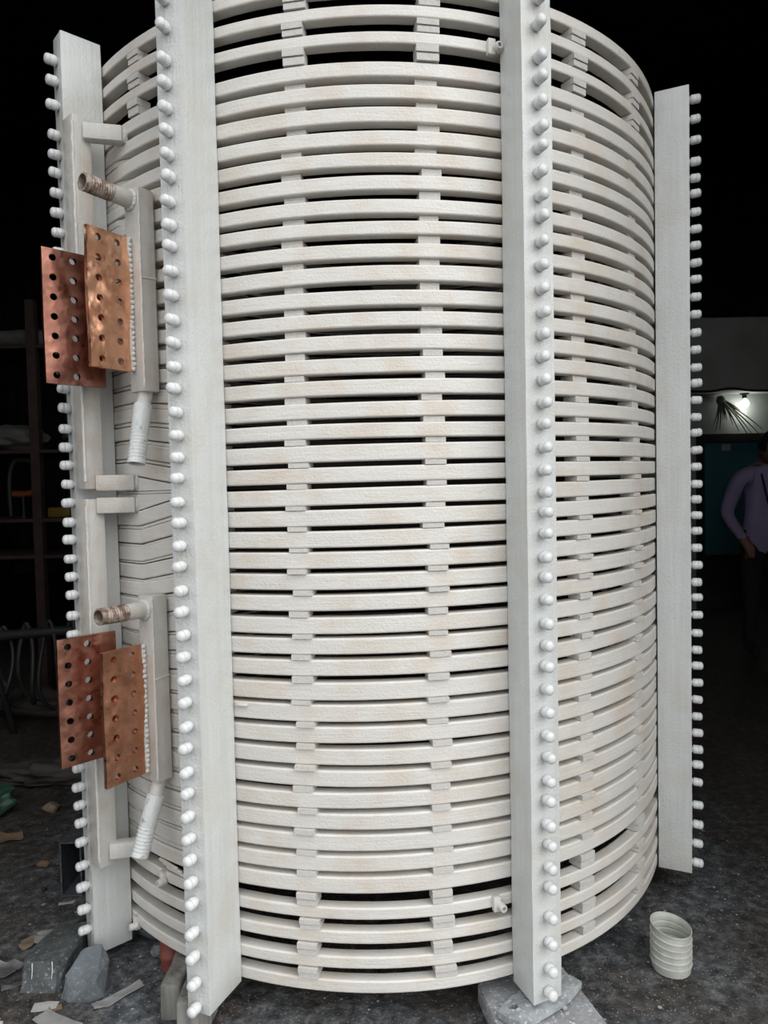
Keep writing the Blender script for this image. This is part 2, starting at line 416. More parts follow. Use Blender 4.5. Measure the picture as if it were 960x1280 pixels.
def turn_mesh(i, w, b, rout=1.0, nseg=168):
    prof = rrect(w, 0, b); v = []; f = []; npf = len(prof)
    ph = random.uniform(0, 6.28)
    for s in range(nseg+1):
        th = -math.pi + 2*math.pi*s/nseg
        zt, zb = ztop(i, th), zbot(i, th)
        R = rout + .0012*math.sin(5*th+ph) + .0008*math.sin(11*th+2*ph)
        for (r, c, dz) in prof:
            q = RD(th)*(R+r); v.append((q.x, q.y, (zt if c == 1 else zb)+dz))
    for s in range(nseg):
        for k in range(npf):
            a = s*npf+k; b2 = s*npf+(k+1) % npf
            f.append((a, b2, b2+npf, a+npf))
    f.append(tuple(range(npf))); f.append(tuple(nseg*npf+k for k in range(npf-1, -1, -1)))
    me = mesh('coil_turn', v, f)
    bm = bmesh.new(); bm.from_mesh(me); bpy.data.meshes.remove(me)
    for fc in bm.faces:                                   # bore side coloured dark so the gaps read as shade
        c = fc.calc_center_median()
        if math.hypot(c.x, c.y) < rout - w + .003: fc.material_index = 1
    return from_bm(bm, 'coil_turn', 50)

coil = thing('induction_coil', (0, 0, 0), 'tall cream-painted induction furnace coil of stacked tube turns', 'coil')
for i in range(N):
    me = turn_mesh(i, .036 if i in MAIN else .034, .0042)
    me.materials.append(M['coil' if i in MAIN else 'cool']); me.materials.append(M['bare'])  # second slot carries the shade colour of the inner faces
    link('coil_turn' if i in MAIN else 'cooling_ring', me, None, coil)

# spacer blocks between turns
sp_small = box_me('spacer_block', (0, 0, 0), (.021, .5, .5), bev=0)     # x radial, y tangential, z height (unit)
bm = bmesh.new()                                        # two stacked boards
box_bm(bm, (0, 0, .255), XYZ, (.021, .5, .215)); box_bm(bm, (-.0025, .02, -.255), XYZ, (.021, .5, .215)); box_bm(bm, (-.006, 0, 0), XYZ, (.018, .48, .06))
sp_big = from_bm(bm, 'spacer_block_layered')
def spacer(i, thd, me, width, proud):
    th = rad(thd) + random.uniform(-.004, .004)
    z1 = zbot(i, th); z0 = ztop(i+1, th)
    if z1-z0 < .004: return
    o = link('spacer_block', me, 'spacer', coil)
    p = RD(th)*(1.0-.021+proud+random.uniform(-.003, .003)); o.location = (p.x, p.y, (z0+z1)/2)
    o.rotation_euler = (0, 0, th-math.pi/2+random.uniform(-.02, .02)); o.scale = (1, width*random.uniform(.93, 1.07), (z1-z0)*.93)
for thd in (-11.1, 8.3, 33.3, 49.7):
    for i in range(N-1):
        big = i < 3 or i >= 40
        spacer(i, thd + (1.0 if i < 6 and thd < 0 else 0) + random.uniform(-.25, .25), sp_big if big else sp_small, .052 if big else .050, .0045 if big else (-.012 if i < 11 else (-.012+.0011*(i-11) if i < 25 else .0048)))
for i in (0, 1, 2): spacer(i, -38.4, sp_big, .045, .003)
# strips packed between the turns in the terminal bay
def strip_mesh(name, ths, zlo, zhi, rin, rout):
    v = []; f = []; ro = rout
    for th in ths:
        d = RD(th); rout = ro(th) if callable(ro) else ro
        for r, z in ((rout, zhi(th)), (rin, zhi(th)), (rin, zlo(th)), (rout, zlo(th))):
            v.append((d.x*r, d.y*r, z))
    n = len(ths)
    for s in range(n-1):
        for k in range(4): f.append((4*s+k, 4*s+(k+1) % 4, 4*s+4+(k+1) % 4, 4*s+4+k))
    f.append((0, 1, 2, 3)); f.append((4*n-1, 4*n-2, 4*n-3, 4*n-4))
    me = mesh(name, v, f); bm = bmesh.new(); bm.from_mesh(me); bpy.data.meshes.remove(me)
    return from_bm(bm, name, 35)
ths = [rad(a) for a in [-58+q*1.5 for q in range(12)] + [-40.5, -39, -36, -33, -30, -27, -25, -23]]
for i in range(3, 40):
    if i == MID: continue
    jj = random.uniform(-.0012, .0012); e = random.uniform(.0014, .0022); rr = random.uniform(.994, .999)
    zl = lambda th, i=i, e=e, jj=jj: ztop(i+1, th)+max(.0006, e+jj*2)
    zh = lambda th, i=i, e=e, jj=jj: zbot(i, th)-max(.0006, e-jj)
    link('filler_strip', strip_mesh('filler_strip', ths, zl, zh, .945, (lambda th, rr=rr, i=i: rr-.036*max(0, min(1, (math.degrees(th)+44)/5))*max(0, min(1, (17-i)/6)))), 'coil', coil)
# tapering ends of the two windings, meeting in the middle of the bay
zm = lambda th: Z0 - .0035 + .0084*(th-TH0)
te = [rad(a) for a in (-59, -54, -49, -45, -42, -40.5, -38, -35.5, -33, -30.5, -28.5)]
link('winding_end', strip_mesh('winding_end', te, lambda th: zm(th)+.0045, lambda th: max(zm(th)+.0055, zbot(MID, th)-.003), .966, 1.0), 'coil', coil)
link('winding_end', strip_mesh('winding_end', te, lambda th: min(zm(th)-.0055, ztop(MID+1, th)+.003), lambda th: zm(th)-.0045, .966, 1.0), 'coil', coil)
link('filler_strip', strip_mesh('filler_strip', te, lambda th: zm(th)-.0030, lambda th: zm(th)+.0030, .966, .997), 'coil', coil)
# slack ends of packing strips at the foot of the bay
for q in range(3):
    a0 = rad(-38+q*.9); p0 = RD(a0)*1.004; p1 = RD(a0+rad(4.8))*1.012
    link('filler_strip', box_me('filler_strip', (p0+p1)/2+UP*(ztop(41, a0)+.030-q*.006), ((p1-p0).length/2, .003, .0035), ((p1-p0).normalized(), RD(a0), UP), .0008, 1), 'coil', coil)
# water nozzles
def nozzle(th, z, tilt):
    d = RD(th); t = TG(th)
    nz = link('water_nozzle', box_me('water_nozzle', d*1.004+UP*z, (.008, .010, .019), (d, t, UP), .003), 'cool', coil)
    ax = (d*1.0+t*tilt).normalized()
    link('nozzle_tube', lathe('nozzle_tube', [(0, .010), (.018, .010), (.022, .0085), (.022, .0052), (.004, .0052), (.004, 0)], d*1.006+UP*(z-.004)+t*.008, ax, 14), 'cool', nz)
nozzle(rad(17.3), Z0+1.046, .2); nozzle(rad(16.2), Z0-1.062, .1)
nozzle(rad(-37.2), Z0-1.066, -.1); nozzle(rad(-45.9), Z0-1.252, -.15)
link('metal_tab', box_me('metal_tab', RD(rad(-20.5))*1.003+UP*.813, (.006, .016, .003), (RD(rad(-20.5)), TG(rad(-20.5)), UP), .001, 1), 'weld', coil)

# ---- terminals: perforated copper plates on painted bars and tubes
def perf_plate(name, org, dirx, diry, L, H, T, cols, rows, hr, bend=0.0):
    """plate with drilled holes; cols/rows are hole centre fractions"""
    dirx = Vector(dirx).normalized(); n = dirx.cross(Vector(diry)).normalized(); diry = Vector(diry); org = Vector(org)
    xs = [0] + [(a+b)/2 for a, b in zip(cols[:-1], cols[1:])] + [1]
    ys = [0] + [(a+b)/2 for a, b in zip(rows[:-1], rows[1:])] + [1]
    # keep cells close around outer holes
    bm = bmesh.new(); cache = {}
    def V(x, y, s):
        k = (round(x, 6), round(y, 6), s)
        if k not in cache:
            wv = bend*(math.sin(y/H*7+x*30)+.6*math.sin(x/L*4+y*23)) if bend else 0
            cache[k] = bm.verts.new(org + dirx*x + diry*y + n*(s*T/2 + wv))
        return cache[k]
    NS = 16
    for i, cx in enumerate(cols):
        for j, cy in enumerate(rows):
            x0, x1, y0, y1 = xs[i]*L, xs[i+1]*L, ys[j]*H, ys[j+1]*H; hx, hy = cx*L, cy*H
            sq = [];
            for q in range(4): sq.append((x0+(x1-x0)*q/4, y0))
            for q in range(4): sq.append((x1, y0+(y1-y0)*q/4))
            for q in range(4): sq.append((x1-(x1-x0)*q/4, y1))
            for q in range(4): sq.append((x0, y1-(y1-y0)*q/4))
            ci = []
            for (px, py) in sq:
                a = math.atan2((py-hy)/(y1-y0), (px-hx)/(x1-x0)); ci.append((hx+math.cos(a)*hr, hy+math.sin(a)*hr))
            for k in range(NS):
                k2 = (k+1) % NS
                for s in (1, -1):
                    bm.faces.new([V(*sq[k], s), V(*sq[k2], s), V(*ci[k2], s), V(*ci[k], s)])
                bm.faces.new([V(*ci[k], 1), V(*ci[k2], 1), V(*ci[k2], -1), V(*ci[k], -1)])
    inv = {v: k for k, v in cache.items()}
    for e in [e for e in bm.edges if len(e.link_faces) == 1]:
        ka, kb = inv[e.verts[0]], inv[e.verts[1]]
        if ka[2] == 1: bm.faces.new([V(ka[0], ka[1], 1), V(kb[0], kb[1], 1), V(kb[0], kb[1], -1), V(ka[0], ka[1], -1)])
    return from_bm(bm, name, 30)

ROWS = [.065+.145*q for q in range(7)]
PHI = rad(-43); nB = RD(PHI); tB = TG(PHI)
def bar_terminal(z0, z1, arms, plate, pmat, label):
    ridge = Vector((-.779, -.800, 0)); c = ridge - nB*.025 - tB*.029
    bar = link('bus_bar', box_me('bus_bar', c+UP*(z0+z1)/2, (.025, .029, (z1-z0)/2), (nB, tB, UP), .0022), 'term', coil)
    bar['label'] = label
    # edge strip welded along the bar
    link('weld_seam', tube('weld_seam', [ridge+nB*.000+UP*(z0+.02+(z1-z0-.04)*q/60)+Vector((random.uniform(-1, 1), random.uniform(-1, 1), 0))*.0008 for q in range(61)], .0035, 6), 'weld', bar)
    for za in arms:
        a0 = c - nB*.006 + tB*.027 + UP*za; a1 = RD(rad(-41.3))*1.004 + UP*za
        ax = (a1-a0).normalized(); sd = ax.cross(UP)
        arm = link('bracket_arm', box_me('bracket_arm', (a0+a1)/2, ((a1-a0).length/2, .017, .0215), (ax, sd, UP), .004), 'term', bar)
        # knobbly weld where the arm meets the coil
        bm = bmesh.new(); bmesh.ops.create_icosphere(bm, subdivisions=3, radius=1)
        for v in bm.verts:
            q = v.co.copy(); s = 1+.25*noise.noise(q*3+Vector((za*9, 0, 0)))
            v.co = a1 + RD(rad(-41))*q.x*.010*s + TG(rad(-41))*q.y*.010*s + UP*q.z*.022*s + ax*.004
        link('weld_bead', from_bm(bm, 'weld_bead', 80), 'weld', bar)
    pz0, pz1 = plate
    org = Vector((-.706, -.826, pz0)); d = Vector((-.105, -.098, 0)).normalized()
    p = perf_plate('copper_plate', org, d, UP, .150, pz1-pz0, .012, [.50, .83], ROWS, .0088, .0008)
    po = link('copper_plate', p, pmat, bar); po['label'] = 'drilled brownish copper plate'
    return bar
def tube_terminal(z0, z1, plate, pmat, zpipe, stub, label, rough_thread, bend):
    th = rad(-35.4); n, t = RD(th), TG(th)
    c = n*(1.009+.023)
    tb = link('terminal_tube', box_me('terminal_tube', c+UP*(z0+z1)/2, (.023, .030, (z1-z0)/2), (n, t, UP), .003), 'term', coil)
    tb['label'] = label
    ridge = n*1.0555+t*.0295
    link('weld_seam', tube('weld_seam', [ridge+UP*(z0+.01+(z1-z0-.02)*q/60)+n*random.uniform(-.0008, .0008) for q in range(61)], .0028, 6), 'weld', tb)
    zc = z0+(z1-z0)*.54
    link('weld_seam', tube('weld_seam', [n*(1.010+.046*q/10)+t*.0305+UP*(zc+.012-.004*q/10) for q in range(11)], .0022, 6), 'weld', tb)
    pz0, pz1 = plate
    # weld flange between tube and plate
    fl = n*1.060 - t*.010
    link('weld_flange', box_me('weld_flange', fl+UP*(pz0+pz1)/2, (.008, .006, (pz1-pz0)/2), (n, t, UP), .003), 'weld', tb)
    for q in range(26):
        zz = pz0+.006+(pz1-pz0-.012)*q/25
        bm = bmesh.new(); bmesh.ops.create_icosphere(bm, subdivisions=1, radius=1)
        for v in bm.verts: v.co = fl + t*.006 + n*random.uniform(-.003, .004)*1 + UP*zz + Vector((v.co.x*.006, v.co.y*.006, v.co.z*.0075))
        if q == 0: acc = bm
        else:
            tmp = bpy.data.meshes.new('tmp'); bm.to_mesh(tmp); bm.free(); acc.from_mesh(tmp); bpy.data.meshes.remove(tmp)
    link('weld_bead', from_bm(acc, 'weld_bead', 80), 'weld', tb)
    p = perf_plate('copper_plate', n*1.064-t*.010+UP*pz0, n, UP, .118, pz1-pz0, .012, [.28, .74], ROWS, .0088, bend)
    po = link('copper_plate', p, pmat, tb); po['label'] = 'drilled orange copper plate'
    # threaded pipe pointing outward
    ax = (n + UP*.02).normalized(); o0 = n*1.05 - t*.004 + UP*zpipe
    body = [(0, .0), (0, .0215), (.062, .0205)]
    thr = [(.062, .0205)]
    for q in range(9): thr += [(.064+q*.0068, .0222), (.0674+q*.0068, .0203)]
    e = .064+9*.0068
    pipe = link('threaded_pipe', lathe('threaded_pipe', [(0, 0), (0, .0235), (.010, .0225), (.062, .0212)], o0, ax, 24), 'term', tb)
    link('pipe_thread', lathe('pipe_thread', thr + [(e, .0215), (e+.012, .0215), (e+.013, .0175), (.02, .0170)], o0, ax, 24), 'thread', tb)
    link('pipe_bore', lathe('pipe_bore', [(.05, .0168), (.05, 0)], o0, ax, 24), 'bore', tb)
    # weld bead round the pipe root
    ring = [o0 + n*.006 + (t*math.cos(a)+UP*math.sin(a))*.0225 for a in [q*math.pi/16 for q in range(33)]]
    link('weld_bead', tube('weld_bead', ring, .0055, 8, lambda q: .0045+.0022*abs(math.sin(q*37)), caps=False), 'weld', tb)
    # angled outlet pipe below
    s0 = Vector(stub[0]); s1 = Vector(stub[1]); ax = (s1-s0).normalized(); L = (s1-s0).length
    link('outlet_neck', tube('outlet_neck', [c+UP*(z0+.004), c+UP*(z0-.012), s0*.5+(c+UP*(z0-.012))*.5, s0+ax*.012], .0185, 18), 'term', tb)
    pr = [(0, .0), (0, .0215), (.004, .0228), (L*.5, .0225)]
    q0 = L*.5
    while q0 < L-.012: pr += [(q0, .0225), (q0+.0035, .0212), (q0+.007, .0225)]; q0 += .009
    pr += [(L, .0222), (L, .0185), (L-.06, .018)]
    link('outlet_pipe', lathe('outlet_pipe', pr, s0, ax, 24), 'thread_w' , tb)
    link('pipe_bore', lathe('pipe_bore', [(L-.03, .0182), (L-.03, 0)], s0, ax, 24), 'bore', tb)
    return tb
cT = RD(rad(-35.4))*1.032
bar_terminal(1.363, 2.352, (2.312, 1.379), (1.628, 1.962), 'cu_brown', 'painted upper bus bar with two bracket arms')
bar_terminal(.322, 1.336, (1.318, .364), (.656, .985), 'cu_dull2', 'painted lower bus bar with two bracket arms')
tube_terminal(1.612, 2.128, (1.663, 2.004), 'cu_bright', 2.100, ((cT.x-.004, cT.y-.010, 1.580), (-.612, -.888, 1.425)), 'painted upper terminal tube with pipe stubs', True, .0016)
tube_terminal(.590, 1.082, (.613, .955), 'cu_dull', 1.045, ((cT.x-.004, cT.y-.012, .552), (-.637, -.893, .405)), 'painted lower terminal tube with pipe stubs', True, .0012)

# ================================================================== POSTS
bolt_me = lathe('bolt', [(-.006, .0), (-.006, .0095), (.0032, .0095), (.0034, .0124), (.0048, .0133), (.018, .0131), (.0190, .0122), (.0206, .0133), (.0262, .0129), (.0300, .0106), (.0322, .0062), (.0330, 0)], (0, 0, 0), (1, 0, 0), 16, 50)
def post(thd, rin, rout, h, z0, z1, label, drop=0.0):
    th = rad(thd); n, t = RD(th), TG(th)
    root = thing('support_post', n*(rin+rout)/2+UP*z0, label, 'post', 'posts bolted around the coil')
    bm = bmesh.new(); ns = 40; rings = []
    for s in range(ns+1):
        z = z0+(z1-z0)*s/ns; rings.append([])
        for (a, b) in ((rin, -h), (rout, -h), (rout, h), (rin, h)):
            j = .0008
            p = n*(a+random.uniform(-j, j)*(a > rin)) + t*(b+random.uniform(-j, j)) + UP*(z + (drop*(1 if a == rin else 0) if s == 0 else 0))
            rings[-1].append(bm.verts.new(p))
    for s in range(ns):
        for k in range(4): bm.faces.new([rings[s][k], rings[s][(k+1) % 4], rings[s+1][(k+1) % 4], rings[s+1][k]])
    bm.faces.new(rings[0][::-1]); bm.faces.new(rings[-1])
    bm.edges.ensure_lookup_table()
    long = [e for e in bm.edges if abs((e.verts[0].co-e.verts[1].co).normalized().z) > .9 or (min(e.verts[0].co.z, e.verts[1].co.z) > z1-.001) or (max(e.verts[0].co.z, e.verts[1].co.z) < z0+.03)]
    bmesh.ops.bevel(bm, geom=long, offset=.0019, segments=2, affect='EDGES', profile=.5)
    link('post_beam', from_bm(bm, 'post_beam', 40), 'post', root)
    for i in range(N):
        z = Z0 + (TOPS[i]+BOTS[i])/2 + (.0084 if i in MAIN else .002)*(th-TH0) + random.uniform(-.003, .003)
        o = link('bolt', bolt_me, 'bolt', root)
        p = n*(rout+.001) + t*random.uniform(-.002, .002)
        o.location = (p.x, p.y, z)
        o.rotation_euler = (random.uniform(0, 6), random.uniform(-.07, .07), th-math.pi/2+random.uniform(-.05, .05))
        sc = random.uniform(.94, 1.05); o.scale = (sc, random.uniform(.95, 1.05), random.uniform(.95, 1.05))
    return root
post(-23.7, 1.0035, 1.1345, .0326, .092, 2.59, 'white post with bolt caps standing just right of the copper plates')
post(21.0, 1.0035, 1.0965, .0405, .086, 2.59, 'white post with bolt caps standing on the splashed steel plate')
post(65.0, 1.0035, 1.103, .035, .092, 2.566, 'white post at the far right, its bolt caps in profile')
post(-49.5, 1.0035, 1.111, .030, .042, 2.60, 'white post at the far left, behind the copper plates and bus bars')

# ================================================================== THINGS ON THE FLOOR
# splashed steel plate and bent base plate under the middle post
def prism(name, poly, z0, z1, bev=.0, jit=0.0):
    bm = bmesh.new()
    lo = [bm.verts.new((x, y, z0(x, y) if callable(z0) else z0)) for x, y in poly]
    hi = [bm.verts.new((x, y, z1(x, y) if callable(z1) else z1)) for x, y in poly]
    n = len(poly)
    for k in range(n): bm.faces.new([lo[k], lo[(k+1) % n], hi[(k+1) % n], hi[k]])
    bm.faces.new(hi); bm.faces.new(lo[::-1])
    if bev: bmesh.ops.bevel(bm, geom=list(bm.edges), offset=bev, segments=1, affect='EDGES')
    return from_bm(bm, name, 35)
tag(link('steel_plate', prism('steel_plate', [(.236, -.905), (.470, -.835), (.500, -.95), (.528, -1.06), (.60, -1.22), (.30, -1.25), (.262, -1.05)], 0, .050, .004), 'plate'),
    'thick paint-splashed steel plate lying flat under the middle post', 'plate')
bm = bmesh.new()
outl = [(.267, -1.032), (.283, -1.052), (.315, -1.072), (.34, -1.068), (.38, -1.043), (.425, -1.014), (.455, -.995), (.496, -.956), (.474, -.924), (.42, -.93), (.36, -.955), (.31, -.985)]
zz = lambda x, y: .060 + .010*max(0, (x-.44)/.05)
hole = (.305, -1.028); hr = .011; n = len(outl)
loops = []
for z_off in (0.0, .016):
    a = [bm.verts.new((x, y, zz(x, y)-.004+z_off)) for x, y in outl]
    b = []
    for x, y in outl:
        an = math.atan2(y-hole[1], x-hole[0]); b.append(bm.verts.new((hole[0]+math.cos(an)*hr*1.3, hole[1]+math.sin(an)*hr*.9, .058+z_off+.004)))
    loops.append((a, b))
for k in range(n):
    k2 = (k+1) % n
    for a, b in loops: bm.faces.new([a[k], a[k2], b[k2], b[k]])
    bm.faces.new([loops[0][0][k], loops[0][0][k2], loops[1][0][k2], loops[1][0][k]])
    bm.faces.new([loops[0][1][k], loops[0][1][k2], loops[1][1][k2], loops[1][1][k]])
tag(link('base_plate', from_bm(bm, 'base_plate', 30), 'baseplate'), 'small bent scrap plate with a hole, right under the middle post', 'plate')
def pebble(name, loc, size, mat, label, cat, seed, group=None, flat=1.0, parts=None):
    bm = bmesh.new(); bmesh.ops.create_icosphere(bm, subdivisions=2, radius=1)
    for v in bm.verts:
        s = 1+.35*noise.noise(v.co*1.3+Vector((seed*3.1, seed, 0))); v.co = Vector((v.co.x*size[0]*s, v.co.y*size[1]*s, v.co.z*size[2]*s*flat))
    mz = min(v.co.z for v in bm.verts)
    for v in bm.verts: v.co += Vector(loc) - Vector((0, 0, mz))
    return tag(link(name, from_bm(bm, name, 35), mat), label, cat, group)
pebble('nut', (.437, -1.008+.0, .050), (.008, .008, .007), 'baseplate', 'tiny painted nut lying beside the bent scrap plate', 'nut', 3)

# ribbed plastic cup
t0 = (.790, -.800)
t = thing('plastic_cup', (t0[0], t0[1], 0), 'cloudy ribbed cut-off plastic cup standing on the floor', 'cup')
prof = [(0, .046), (.004, .051), (.020, .053)]
zc = .024
for q in range(5): prof += [(zc, .0525), (zc+.0020, .0528), (zc+.0035, .0552), (zc+.0065, .0552), (zc+.0080, .0528), (zc+.0185, .0525)]; zc += .0205
prof += [(zc+.002, .053), (zc+.006, .0545), (zc+.010, .0545)]
inner = [(z, r-.0018) for z, r in reversed(prof)]
v = []; f = []; seg = 40; full = prof+inner
for z, r in full:
    for k in range(seg):
        a = 2*math.pi*k/seg; x, y = r*math.cos(a), r*math.sin(a)*1.0
        zz_ = z*(.90 + (.055*(-x*.8+y*.5)/.05)*min(1, z/.1)) if z > .02 else z
        v.append((t0[0]+x, t0[1]+y, max(0.0005, zz_)))
for i in range(len(full)-1):
    for k in range(seg): f.append((i*seg+k, i*seg+(k+1) % seg, (i+1)*seg+(k+1) % seg, (i+1)*seg+k))
f.append(tuple(range(seg-1, -1, -1)))
me = mesh('cup_wall', v, f); bm = bmesh.new(); bm.from_mesh(me); bpy.data.meshes.remove(me)
link('cup_wall', from_bm(bm, 'cup_wall', 22), 'plastic', t)

# stones below the far left post
def stone(name, loc, pts, seed, mat, label, rough=.006):
    bm = bmesh.new()
    for p in pts: bm.verts.new(p)
    r = bmesh.ops.convex_hull(bm, input=list(bm.verts))
    bmesh.ops.delete(bm, geom=[g for g in r['geom_interior'] if isinstance(g, bmesh.types.BMVert)], context='VERTS')
    bmesh.ops.triangulate(bm, faces=bm.faces)
    bmesh.ops.subdivide_edges(bm, edges=list(bm.edges), cuts=3, use_grid_fill=True)
    for v in bm.verts:
        k = noise.noise_vector(v.co*24+Vector((seed, 0, 0)))*rough + noise.noise_vector(v.co*70)*rough*.4
        v.co += k; v.co.z = max(v.co.z, 0.0005)
    return tag(link(name, from_bm(bm, name), mat), label, 'stone')
stone('rough_stone', None, [(-1.012, -.77, 0), (-.995, -.828, 0), (-.90, -.832, 0), (-.886, -.80, 0), (-.872, -.64, 0), (-.99, -.63, 0), (-1.008, -.775, .070), (-.985, -.822, .082), (-.893, -.824, .086), (-.884, -.77, .088), (-.874, -.64, .072), (-.975, -.635, .070)], 1, 'stoneA', 'long dark stone with paint drips, left of the angular stone')
stone('rough_stone', None, [(-.878, -.850, 0), (-.85, -.868, 0), (-.79, -.872, 0), (-.765, -.85, 0), (-.775, -.775, 0), (-.862, -.785, 0), (-.862, -.846, .060), (-.838, -.80, .100), (-.785, -.79, .105), (-.763, -.80, .07), (-.775, -.86, .055), (-.795, -.872, .03), (-.845, -.775, .09)], 5, 'stoneB', 'angular blue-grey stone standing under the far left post')
st = [o for o in COL.objects if o.name == 'rough_stone'][0]
for k, (x, zt, L) in enumerate(((-.962, .080, .040), (-.908, .084, .046))):
    link('paint_drip', tube('paint_drip', [(x, -.8245, zt), (x+.001, -.8280, zt-L*.5), (x-.001, -.8292, zt-L)], .002, 6, lambda q: .0016-.0006*q), 'weld', st)
# timbers below the left post
for k, (x0, x1, y0, y1, h, lab) in enumerate(((-.578, -.528, -.945, -.80, .093, 'rough grey timber block under the coil, outer one of the pair'), (-.522, -.444, -1.00, -.79, .0895, 'rough grey timber block carrying the foot of a white post'))):
    me = box_me('timber_block', ((x0+x1)/2, (y0+y1)/2, h/2), ((x1-x0)/2, (y1-y0)/2, h/2), bev=.005, seg=2)
    bm = bmesh.new(); bm.from_mesh(me); bmesh.ops.subdivide_edges(bm, edges=list(bm.edges), cuts=4, use_grid_fill=True)
    for v in bm.verts:
        v.co += noise.noise_vector(Vector((v.co.x*30, v.co.y*30, v.co.z*14+k*5)))*.0045; v.co.z = min(max(v.co.z, .0005), .0905 if k else .0945)
    tag(link('timber_block', from_bm(bm, 'timber_block', 30), 'timber'), lab, 'timber')
tag(link('red_cap', lathe('red_cap', [(0, 0), (0, .030), (.030, .031), (.034, .0335), (.046, .0335), (.050, .031), (.090, .032), (.092, .028), (.06, .026), (.06, 0)], (-.612, -.735, 0), (0, 0, 1), 20), 'red'), 'red plastic cap standing behind the timber blocks', 'cap')
# heap of dark rubble behind the far left post
for k, (x, y, s) in enumerate(((-.70, -.60, .05), (-.62, -.55, .035), (-.76, -.52, .045), (-.66, -.69, .022))):
    pebble('rubble_lump', (x, y, 0), (s*1.2, s, s*.9), 'stoneB', ('large dark rubble lump', 'mid-sized dark rubble lump', 'rear dark rubble lump', 'small dark rubble lump')[k]+' on the floor under the coil', 'rubble', 11+k, 'rubble under the coil')
# steel box section lying end-on
bm = bmesh.new(); cx, y0, y1, w, h, tk = -1.051, -.375, .10, .036, .185, .005
for (c, hf) in (((cx, (y0+y1)/2, h-tk/2), (w, (y1-y0)/2, tk/2)), ((cx, (y0+y1)/2, tk/2), (w, (y1-y0)/2, tk/2)), ((cx-w+tk/2, (y0+y1)/2, h/2), (tk/2, (y1-y0)/2, h/2-tk)), ((cx+w-tk/2, (y0+y1)/2, h/2), (tk/2, (y1-y0)/2, h/2-tk))):
    box_bm(bm, c, XYZ, hf)
box_bm(bm, (cx, y1-.01, h/2), XYZ, (w-tk, .004, h/2-tk))
o = link('box_section', from_bm(bm, 'box_section'), 'steel'); tag(o, 'hollow black steel box section lying end-on behind the far left post', 'steel section')

# scraps
def sheet(name, poly, z, mat, label, cat, curl=.004, seed=0, group=None, th=.0016):
    """thin slightly curled scrap, real thickness"""
    bm = bmesh.new(); cx = sum(p[0] for p in poly)/len(poly); cy = sum(p[1] for p in poly)/len(poly)
    vs = [bm.verts.new((x, y, 0)) for x, y in poly]; bm.faces.new(vs)
    bmesh.ops.triangulate(bm, faces=bm.faces); bmesh.ops.subdivide_edges(bm, edges=list(bm.edges), cuts=5, use_grid_fill=True)
    for v in bm.verts:
        v.co.z = z + .001 + curl*(.6+noise.noise(Vector((v.co.x*28+seed, v.co.y*28, seed)))) + curl*.6*((v.co.x-cx)**2+(v.co.y-cy)**2)/.003
    r = bmesh.ops.extrude_face_region(bm, geom=list(bm.faces))
    for g in r['geom']:
        if isinstance(g, bmesh.types.BMVert): g.co.z += th
    lo = min(v.co.z for v in bm.verts)
    for v in bm.verts: v.co.z -= lo - .0008 - z
    return tag(link(name, from_bm(bm, name, 40), mat), label, cat, group)
def quad(cx, cy, L, Wd, a, j=.006):
    c, s = math.cos(a), math.sin(a)
    return [(cx+x*c-y*s+random.uniform(-j, j), cy+x*s+y*c+random.uniform(-j, j)) for x, y in ((-L, -Wd), (0, -Wd*1.05), (L, -Wd), (L, Wd), (.2*L, Wd*.95), (-L, Wd))]
sheet('cardboard_scrap', quad(-.845, -.945, .062, .022, -.45), 0, 'card', 'long grey cardboard scrap lying nearest the bottom edge', 'scrap', .003, 1, th=.003)
sheet('cardboard_scrap', quad(-.720, -.855, .066, .014, .75), 0, 'card', 'curved grey cardboard strip right of the angular stone', 'scrap', .006, 2, th=.003)
sheet('paper_scrap', quad(-.905, -.882, .030, .013, .05), 0, 'paper', 'pale paper scrap below the long dark stone', 'scrap', .002, 3)
sheet('paper_scrap', quad(-.872, -.890, .016, .010, .3), 0, 'kraft', 'small brown paper scrap beside the pale paper scrap', 'scrap', .003, 4)
sheet('paper_scrap', quad(-1.052, -.415, .024, .009, .1), 0, 'paper', 'small pale paper chip on the floor left of the box section', 'scrap', .002, 5)
sheet('plaster_flake', quad(-1.02, -.565, .050, .010, .45), 0, 'card', 'narrow grey plaster flake behind the long dark stone', 'scrap', .005, 6, th=.006)
sheet('plaster_flake', quad(-.94, -.545, .035, .008, .25), 0, 'card', 'shorter grey plaster flake beside the far left post', 'scrap', .005, 16, th=.006)
sheet('plaster_flake', quad(-1.00, -.60, .060, .012, .35), 0, 'card', 'broken plaster strip touching the back of the long stone', 'scrap', .006, 26, th=.006)
sheet('dry_leaf', [(-1.095, -.640), (-1.075, -.655), (-1.055, -.640), (-1.050, -.600), (-1.062, -.575), (-1.085, -.585), (-1.10, -.61)], 0, 'leaf', 'curled dry brown leaf near the left edge', 'leaf', .010, 7)
sheet('foil_scrap', quad(-1.075, -.745, .045, .030, .15, .012), 0, 'foil', 'crumpled silvery foil at the left edge', 'foil', .018, 8)
sheet('foil_scrap', quad(-1.03, -.805, .026, .010, .5, .006), 0, 'foil', 'small twisted foil strip in front of the crumpled foil', 'foil', .008, 9)
sheet('paper_scrap', quad(-1.46, .02, .05, .035, .3, .015), 0, 'kraft', 'orange-brown torn paper at the left edge by the green sack', 'scrap', .012, 10)
pebble('clod', (-1.405, .245, 0), (.035, .03, .022), 'leaf', 'pale brown clod lying right of the green sack', 'clod', 21)
pebble('clod', (-1.235, -.185, 0), (.022, .018, .012), 'kraft', 'small reddish clod lying left of the steel box section', 'clod', 22)
